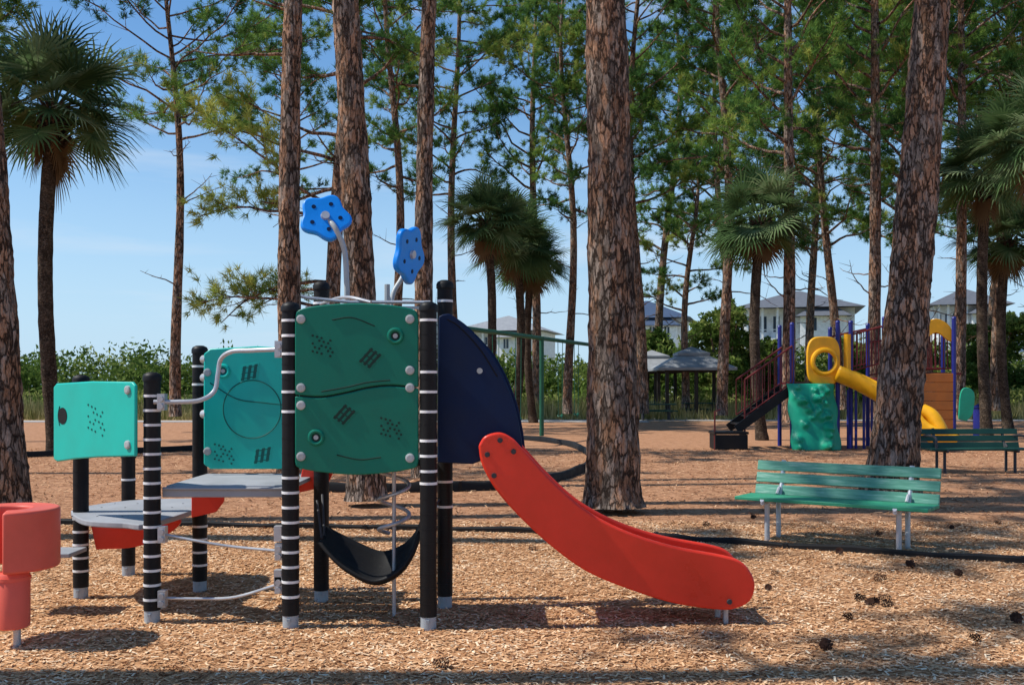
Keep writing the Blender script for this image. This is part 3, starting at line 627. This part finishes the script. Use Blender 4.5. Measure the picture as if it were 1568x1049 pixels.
# slide
tp = [(-.225, 1.20), (-.18, 1.262), (-.083, 1.287), (.0, 1.25), (.07, 1.18), (.288, .944), (.507, .760), (.77, .625), (1.075, .529), (1.40, .468), (1.53, .425), (1.60, .345), (1.622, .26)]
bt = [(1.59, .165), (1.50, .115), (1.38, .105), (1.075, .149), (.77, .245), (.507, .355), (.288, .5075), (.07, .704), (-.105, .90), (-.20, 1.07)]
sp_ = catmull([(p[0], p[1], 0) for p in tp + bt + [tp[0]]], 5)[:-1, :2].tolist()
SL = empty('slide'); SL.parent = PS
o = prism('slide_wall_near', sp_, 6.83, 6.885, M_red, SL, .024); o = prism('slide_wall_far', sp_, 7.29, 7.345, M_red, SL, .024)
bed = catmull([(-.19, 1.08, 0), (-.09, 1.02, 0), (.10, .80, 0), (.30, .60, 0), (.52, .44, 0), (.78, .325, 0), (1.08, .235, 0), (1.38, .19, 0), (1.58, .20, 0)], 6)
b = MB(); n = len(bed); ysl = np.linspace(6.86, 7.31, 9); cz = .03 * (np.linspace(-1, 1, 9) ** 4)
V = np.concatenate([np.stack([bed[:, 0], np.full(n, yy), bed[:, 1] + c], 1) for yy, c in zip(ysl, cz)])
b.add(V, [[k * n + i, k * n + i + 1, (k + 1) * n + i + 1, (k + 1) * n + i] for k in range(8) for i in range(n - 1)]); o = b.obj('slide_bed', [M_red], SL, angle=60)
sd = o.modifiers.new('s', 'SOLIDIFY'); sd.thickness = .03
b = MB()
for x, z in ((-.165, 1.14), (-.12, 1.00), (.01, 1.16), (-.08, 1.235), (1.45, .16)): b.tube([(x, 6.815, z), (x, 6.84, z)], [.016, .02], 12, 0)
b.tube([(1.42, 7.07, -.02), (1.42, 7.07, .17)], .02, 10, 1); b.tube([(1.42, 6.87, .12), (1.42, 7.3, .12)], .018, 8, 1); b.tube([(1.44, 6.9, -.02), (1.44, 6.9, .14)], .018, 8, 1)
b.obj('slide_hardware', [M_grey, M_steel], SL)
# belt seat, spiral
b = MB(); cv = catmull([(-1.31, .54, 0), (-1.22, .44, 0), (-1.1, .345, 0), (-.93, .27, 0), (-.78, .33, 0), (-.69, .45, 0), (-.64, .60, 0)], 6); n = len(cv)
prw = np.sin(np.linspace(.25, np.pi - .25, n))
V = np.concatenate([np.stack([cv[:, 0], 7.1 + (yy - 7.1) * (.45 + .55 * prw), cv[:, 1] + dz * (.3 + .7 * prw)], 1) for yy, dz in ((6.88, .03), (6.95, 0), (7.15, .02), (7.28, .11), (7.32, .15))])
b.add(V, [[k * n + i, k * n + i + 1, (k + 1) * n + i + 1, (k + 1) * n + i] for k in range(4) for i in range(n - 1)]); o = b.obj('belt_seat', [M_blackrub], PS)
sd = o.modifiers.new('s', 'SOLIDIFY'); sd.thickness = .025
b = MB()
b.tube([(-1.31, 7.05, .55), (-1.39, 7.3, .78)], .009, 6, 0); b.tube([(-1.31, 7.15, .55), (-1.39, 7.5, .80)], .009, 6, 0); b.tube([(-.64, 7.0, .60), (-.55, 6.8, .72)], .009, 6, 0); b.tube([(-.64, 7.15, .62), (-.52, 7.36, .78)], .009, 6, 0)
b.obj('belt_ropes', [M_grey], PS)
b = MB(); b.tube([(-.82, 7.12, -.02), (-.82, 7.12, 1.06)], .014, 12); t = np.linspace(0, 4.6 * np.pi, 90)
b.tube(np.stack([-.82 + .105 * np.cos(t + 2), 7.12 + .105 * np.sin(t + 2), .56 + .47 * t / t[-1]], 1), .014, 8)
b.obj('spiral_climbing_pole', [M_steel], PS)
# flowers
def flower(c, rz, rx, r):
    mwf = Matrix.Translation(c) @ Matrix.Rotation(rz, 4, 'Z') @ Matrix.Rotation(rx, 4, 'X')
    th = np.linspace(0, 2 * np.pi, 70, endpoint=False); rr = r * (1 + .11 * np.cos(5 * th + .5))
    prism('flower_disc', [(a * math.cos(q), a * math.sin(q)) for a, q in zip(rr, th)], -.025, .025, M_blue, PS, .015, mw=mwf)
    b = MB()
    for k in range(5):
        q = k * 1.2566 - .1; b.tube([(r * .62 * math.cos(q), -.028, r * .62 * math.sin(q)), (r * .62 * math.cos(q), .028, r * .62 * math.sin(q))], .016, 12, 0)
    b.tube([(0, -.045, 0), (0, .03, 0)], [.03, .045], 14, 1)
    o = b.obj('flower_hub', [M_navy, M_steel], PS); o.matrix_local = mwf
flower((-1.36, 7.45, 2.82), .25, -.35, .175); flower((-.755, 7.5, 2.56), 1.2, .1, .2)
b = MB()
b.tube(catmull([(-1.35, 7.46, 2.81), (-1.28, 7.40, 2.74), (-1.215, 7.42, 2.58), (-1.20, 7.43, 2.35), (-1.20, 7.45, 2.18)], 6), .020, 10)
b.tube(catmull([(-.77, 7.55, 2.55), (-.80, 7.5, 2.4), (-.86, 7.45, 2.28), (-.88, 7.4, 2.15)], 6), .018, 10)
b.tube([(-.89, 7.3, 2.14), (-.89, 7.3, 2.32)], .02, 8)
b.box((-1.05, 7.45, 2.165), (.9, .03, .02), 0); b.obj('flower_stems', [M_screw], PS)

# red rotomoulded climber at left edge
RC = empty('red_climber'); b = MB()
b.tube([(-3.06, 6.27, .12), (-3.06, 6.27, .13), (-3.06, 6.27, .44), (-3.06, 6.27, .46)], [.085, .102, .102, .09], 28)
b.tube([(-3.06, 6.27, .415), (-3.06, 6.27, .435)], .108, 28); b.obj('column', [M_redl], RC)
ar = []; outr, inr = .30, .13
for i in range(40): a = math.radians(-70 + 280 * i / 39); ar.append((-3.14 + outr * math.cos(a), 6.38 + outr * math.sin(a)))
for i in range(40): a = math.radians(210 - 280 * i / 39); ar.append((-3.14 + inr * math.cos(a), 6.38 + inr * math.sin(a)))
me = bpy.data.meshes.new('curved_top'); n = len(ar)
me.from_pydata([(p[0], p[1], .47) for p in ar] + [(p[0], p[1], .84) for p in ar], [], [list(range(n))[::-1], list(range(n, 2 * n))] + [[i, (i + 1) % n, (i + 1) % n + n, i + n] for i in range(n)])
me.materials.append(M_redl); me.shade_smooth(); me.set_sharp_from_angle(angle=math.radians(40)); o = bpy.data.objects.new('curved_top', me); col.objects.link(o); o.parent = RC
bv = o.modifiers.new('b', 'BEVEL'); bv.width = .03; bv.segments = 4; bv.limit_method = 'ANGLE'; bv.angle_limit = math.radians(50)
b = MB(); b.tube([(-3.03, 6.27, -.02), (-3.03, 6.27, .13)], .022, 12); b.obj('foot', [M_steel], RC)

# ------------------------------------------------------------------ second play structure
P2 = empty('playground_structure', (0, 26, 0))
b = MB()
for x, y, z in ((7.11, 0, 3.15), (8.27, 0, 3.2), (8.45, 1.2, 3.1), (8.6, 0, 3.2), (9.45, 0, 3.3), (7.11, 1.2, 3.15), (9.45, 1.2, 3.2), (10.35, .2, 3.1), (11.22, 0, 3.3), (11.45, 1.2, 3.2), (10.35, 1.4, 3.1)):
    b.tube([(x, y, -.05), (x, y, z)], .055, 12); b.tube([(x, y, z), (x, y, z + .05)], [.065, .04], 12)
for x in np.linspace(8.5, 9.1, 4): b.tube([(x, -.1, 0), (x, -.1, 1.5)], .035, 8)
b.obj('posts', [M_pblue], P2)
b = MB(); b.box((7.7, .6, 1.66), (1.2, 1.25, .06)); b.box((8.9, .6, 1.66), (1.1, 1.25, .06)); b.box((10.9, .7, 1.9), (1.1, 1.2, .06)); b.box((9.9, .8, 1.78), (1.0, .8, .06)); b.obj('decks', [M_maroon], P2)
b = MB()
def rail(xa, za, xb, zb, y, h, n):
    b.tube([(xa, y, za + h), (xb, y, zb + h)], .025, 8); b.tube([(xa, y, za + .08), (xb, y, zb + .08)], .02, 8)
    for i in range(n + 1):
        f = i / n; b.tube([(xa + (xb - xa) * f, y, za + (zb - za) * f + .08), (xa + (xb - xa) * f, y, za + (zb - za) * f + h)], .014, 6)
rail(5.9, .75, 7.1, 1.6, -.05, 1.0, 8); rail(5.9, .75, 7.1, 1.6, .95, 1.0, 8); rail(8.65, 1.9, 9.4, 2.1, 0, 1.0, 8); rail(8.5, 1.9, 9.4, 2.1, 1.2, 1.0, 8); rail(10.4, 1.95, 11.2, 1.95, 0.1, 1.05, 8); rail(10.4, 1.95, 11.4, 1.95, 1.3, 1.05, 8); rail(9.45, 1.8, 10.35, 1.9, 1.2, .95, 8)
b.tube([(5.05, -.5, 0), (5.05, -.5, .95), (5.2, -.4, 1.0)], .02, 8); b.tube([(5.9, -.05, 0), (5.9, -.05, 1.75)], .025, 8); b.obj('railings', [M_maroon], P2)
b = MB(); q = math.atan2(.95, 1.3); rm = np.array(Matrix.Rotation(-q, 3, 'Y'))
for yy in (-.05, .95): b.box((6.4, yy, 1.0), (1.75, .05, .22), 0, rm)
for i in range(5): b.box((5.88 + i * .27, .45, .62 + i * .2), (.28, .95, .04), 0)
b.box((5.45, -.2, .42), (.85, .8, .06)); b.box((5.45, -.58, .2), (.8, .04, .36)); b.box((5.07, -.2, .2), (.04, .75, .36)); b.box((5.83, -.2, .2), (.04, .75, .36)); b.obj('stairs', [M_black], P2)
hole = circ(7.9, 2.2, .27, 40); th = np.linspace(0, 2 * np.pi, 40, endpoint=False)
outer = [(7.88 + .42 * np.sign(math.cos(a)) * abs(math.cos(a)) ** .6, 2.22 + .62 * np.sign(math.sin(a)) * abs(math.sin(a)) ** .6) for a in th]
prism('yellow_window_panel', outer, -.12, .0, M_yel, P2, .03, hole=hole)
b = MB(); t = np.linspace(0, 2 * np.pi, 40); b.tube(np.stack([7.9 + .3 * np.cos(t), 0 * t - .13, 2.2 + .3 * np.sin(t)], 1), .06, 8, 0, False); b.tube([(8.5, -.03, 1.7), (8.5, -.03, 2.9)], .09, 10); b.obj('yellow_ring', [M_yel], P2)
R = np.random.default_rng(9); nx, nz = 41, 61; b = MB(); U = np.linspace(-1, 1, nx); W_ = np.linspace(0, 1, nz); V = []
bl = [(R.uniform(-.85, .85), R.uniform(.04, .97), R.uniform(.07, .13)) for _ in range(34)]
for w_ in W_:
    half = .60 + .03 * math.sin(w_ * 13)
    for u in U:
        d = sum(.17 * math.exp(-(((u - a) * .6) ** 2 + ((w_ - c) * 1.6) ** 2) / (s * s) * 1.6) for a, c, s in bl)
        V.append((7.55 + u * half, -.75 + .55 * w_ - d * (1 - u ** 6) + .12 * u ** 4, 1.65 * w_))
b.add(V, [[i * nx + j, i * nx + j + 1, (i + 1) * nx + j + 1, (i + 1) * nx + j] for i in range(nz - 1) for j in range(nx - 1)])
o = b.obj('climbing_wall', [M_pgreen], P2, angle=70); sd = o.modifiers.new('s', 'SOLIDIFY'); sd.thickness = .06
def trough(name, path, r, mat):
    P = catmull(path, 6); t = np.gradient(P, axis=0); t /= np.linalg.norm(t, axis=1)[:, None]; q = np.cross(t, [0, 0, 1]); q /= np.linalg.norm(q, axis=1)[:, None]; u = np.cross(q, t)
    A = np.radians(np.linspace(-200, 20, 13)); b = MB(); n = len(P)
    V = np.concatenate([P + q * r * math.cos(a) + u * r * math.sin(a) for a in A])
    b.add(V, [[k * n + i, k * n + i + 1, (k + 1) * n + i + 1, (k + 1) * n + i] for k in range(12) for i in range(n - 1)])
    o = b.obj(name, [mat], P2, angle=60); sd = o.modifiers.new('s', 'SOLIDIFY'); sd.thickness = .05
trough('yellow_slide', [(8.3, -.1, 2.0), (8.7, -.3, 1.80), (9.1, -.5, 1.55), (9.6, -.8, 1.2), (9.95, -1.0, .85), (10.25, -1.2, .50), (10.7, -1.3, .36)], .32, M_yel)
b = MB(); b.tube(catmull([(10.0, -1.0, 1.0), (10.2, -1.15, .85), (10.35, -1.3, .5), (10.4, -1.35, .1)], 5), .17, 10); b.obj('slide_exit_curl', [M_yel], P2)
prism('green_side_panel', catmull([(11.3, .75, 0), (11.35, 1.4, 0), (11.5, 1.55, 0), (11.7, 1.4, 0), (11.66, .9, 0), (11.5, .7, 0)], 4)[:, :2].tolist(), -.1, -.04, M_pgreen, P2, .015)
b = MB()
for k in range(6): b.box((10.8, -.02, .62 + k * .235), (.80, .04, .225), 0)
b.box((11.24, .6, 1.2), (.04, 1.1, 1.4), 0); b.obj('orange_wall_panel', [M_orange], P2, bevel=.01)
prism('yellow_arch', catmull([(10.4, 2.75, 0), (10.45, 3.1, 0), (10.8, 3.3, 0), (11.15, 3.1, 0), (11.2, 2.75, 0), (11.1, 2.75, 0), (10.8, 2.95, 0), (10.5, 2.75, 0)], 4)[:, :2].tolist(), .05, .12, M_yel, P2, .01)
b = MB(); b.tube([(10.42, .0, 1.9), (10.42, .0, 2.9)], .05, 8); b.obj('yellow_post', [M_yel], P2)

# swing frame
SW = empty('swing_frame'); b = MB(); A = np.array([-1.2, 27, 0]); B = np.array([5.3, 44, 0]); dr = (B - A) / np.linalg.norm(B - A); pr = np.array([-dr[1], dr[0], 0])
b.tube([A + [0, 0, 3.1], B + [0, 0, 3.1]], .065, 10)
for f in (0, .33, .66, 1): p = A + (B - A) * f; b.tube([p + pr * 0, p + [0, 0, 3.15]], .075, 10)
for f in (.1, .2, .42, .52, .76, .86):
    p = A + (B - A) * f; b.tube([p + [0, 0, 3.1], p + dr * .05 + [0, 0, .6]], .012, 5); b.tube([p + dr * .5 + [0, 0, 3.1], p + dr * .45 + [0, 0, .6]], .012, 5); b.tube([p + dr * .05 + [0, 0, .6], p + dr * .25 + [0, 0, .5], p + dr * .45 + [0, 0, .6]], .05, 6)
b.obj('frame', [M_swing], SW)

# pavilions with picnic tables
def pavilion(x, y, wd):
    e = empty('picnic_pavilion', (x, y, 0)); h = 2.45
    b = MB()
    for sx in (-1, 0, 1):
        for sy in (-1, 1): b.box((sx * wd * .42, sy * wd * .42, h / 2), (.16, .16, h))
    b.box((0, -wd * .42, h - .1), (wd * .9, .1, .2)); b.box((0, wd * .42, h - .1), (wd * .9, .1, .2)); b.obj('posts', [M_brown], e)
    b = MB(); r = wd * .56
    for (ra, za, rb, zb) in ((r, h, r * .36, h + .62), (r * .42, h + .72, .02, h + 1.05)):
        V = [(sx * ra, sy * ra, za) for sx, sy in ((-1, -1), (1, -1), (1, 1), (-1, 1))] + [(sx * rb, sy * rb, zb) for sx, sy in ((-1, -1), (1, -1), (1, 1), (-1, 1))] + [(sx * ra, sy * ra, za - .12) for sx, sy in ((-1, -1), (1, -1), (1, 1), (-1, 1))]
        b.add(V, [[i, (i + 1) % 4, (i + 1) % 4 + 4, i + 4] for i in range(4)] + [[i + 8, (i + 1) % 4 + 8, (i + 1) % 4, i] for i in range(4)] + [[11, 10, 9, 8], [4, 5, 6, 7]])
    b.obj('roof', [M_roofg], e, angle=20)
    return e
pavilion(8.75, 50, 3.3); pavilion(7.5, 55, 3.6)
def table(x, y):
    e = empty('picnic_table', (x, y, 0)); b = MB(); b.box((0, 0, .74), (1.8, .75, .05)); b.box((0, -.7, .45), (1.8, .28, .05)); b.box((0, .7, .45), (1.8, .28, .05)); b.obj('top_and_seats', [M_dgreen], e)
    b = MB()
    for sx in (-.6, .6): b.box((sx, 0, .37), (.08, .5, .72)); b.box((sx, 0, .40), (.08, 1.5, .06))
    b.obj('frame', [M_grey], e)
table(6.6, 47); table(9.2, 50); table(7.3, 53)
b = MB(); b.tube([(14.9, 32.5, 0), (14.9, 32.5, .9)], .25, 14); b.tube([(14.9, 32.5, .9), (14.9, 32.5, 1.02)], [.28, .12], 14); b.obj('rubbish_bin', [M_pblue])

# ------------------------------------------------------------------ houses
def house(x, y, wd, dp, h, roofh, rmat, storeys=3):
    e = empty('white_house', (x, y, 0)); b = MB(); b.box((0, 0, h / 2), (wd, dp, h)); b.box((wd * .22, -dp / 2 - .9, h * .45), (wd * .4, 1.8, h * .9))
    for s in range(1, storeys): b.box((-wd * .25, -dp / 2 - .6, h * s / storeys), (wd * .42, 1.2, .18)); b.box((-wd * .25, -dp / 2 - 1.15, h * s / storeys + .95), (wd * .42, .06, .08))
    for k in range(4): b.box((-wd * .45 + k * wd * .135, -dp / 2 - 1.1, h / 2), (.22, .22, h))
    b.obj('walls', [M_stucco], e)
    b = MB(); ov = .9
    def hip(cx, cy, w_, d_, z, rh):
        V = [(cx - w_ / 2, cy - d_ / 2, z), (cx + w_ / 2, cy - d_ / 2, z), (cx + w_ / 2, cy + d_ / 2, z), (cx - w_ / 2, cy + d_ / 2, z), (cx - max(w_ - d_, .1) / 2, cy, z + rh), (cx + max(w_ - d_, .1) / 2, cy, z + rh)]
        b.add(V, [[0, 1, 5, 4], [2, 3, 4, 5], [3, 2, 1, 0]]); b.add(V, [[1, 2, 5], [3, 0, 4]])
    hip(0, -.3, wd + 2 * ov, dp + 2 * ov + 1.2, h + .01, roofh); hip(wd * .22, -dp / 2 - .8, wd * .4 + 1, 3.4, h * .9 + .02, roofh * .5); b.obj('roof', [rmat], e, angle=10)
    b = MB(); fr = MB()
    for s in range(storeys):
        z = h * (s + .5) / storeys
        for k in range(4):
            xx = -wd * .42 + k * wd * .115; b.box((xx, -dp / 2 - .01, z), (wd * .055, .06, h / storeys * .5)); fr.box((xx, -dp / 2 - .03, z), (wd * .006, .08, h / storeys * .5))
        for k in range(2):
            xx = wd * .13 + k * wd * .18
            if z < h * .85: b.box((xx, -dp / 2 - 1.81, z - .15), (wd * .06, .06, h / storeys * .4)); fr.box((xx, -dp / 2 - 1.83, z - .15), (wd * .008, .07, h / storeys * .4))
    b.obj('windows', [M_glass], e); fr.obj('window_frames', [M_stucco], e)
    e.rotation_euler[2] = math.radians(-14)
house(-.3, 112, 8.6, 8, 7.3, 1.9, M_roofg); house(16.5, 125, 9.5, 8, 9.5, 2.4, M_roofb); house(30, 108, 11.0, 9, 9.4, 2.1, M_rooft); house(47.5, 108, 6.5, 6, 9.8, 2.0, M_rooft); house(62, 120, 12, 8, 8, 2, M_rooft)

# ------------------------------------------------------------------ pine cones
R = np.random.default_rng(4); b = MB()
spots = [(1.86, 8.5), (2.22, 8.65), (2.6, 7.45), (2.66, 7.5), (2.58, 7.6), (2.7, 7.38), (2.75, 7.55), (2.5, 9.9), (3.0, 8.35), (3.75, 8.6), (3.4, 6.9), (2.0, 8.0), (.9, 9.6), (4.1, 7.7), (2.9, 6.4), (-.4, 5.8), (1.75, 9.7), (3.5, 9.0), (-2.1, 9.5), (.2, 9.9),
         (3.1, 9.7), (4.4, 8.5), (2.3, 7.0), (1.9, 6.2), (3.9, 10.9), (4.9, 11.4), (2.2, 11.6), (2.9, 12.3), (5.6, 11.8)]
for (x, y) in spots:
    a0 = R.uniform(0, 6.28); ax = np.array([math.cos(a0), math.sin(a0), .15]); s = R.uniform(.7, 1.1) * .042
    u = np.cross(ax, [0, 0, 1]); u /= np.linalg.norm(u); v_ = np.cross(ax, u)
    for i in range(44):
        f = i / 44; a = i * 2.4; rr = s * (.75 * math.sin(min(1, f * 1.25 + .18) * math.pi * .85) + .1); rad_ = u * math.cos(a) + v_ * math.sin(a)
        c = np.array([x, y, s * .8]) + ax * (f - .5) * s * 2.2; tn = np.cross(ax, rad_)
        b.add([c - tn * s * .1, c + rad_ * rr + tn * s * .22 + ax * s * .05, c + rad_ * rr * 1.12 + ax * s * .2, c + rad_ * rr - tn * s * .22 + ax * s * .05], [[0, 1, 2, 3]])
b.obj('pine_cones', [M_cone], angle=0)
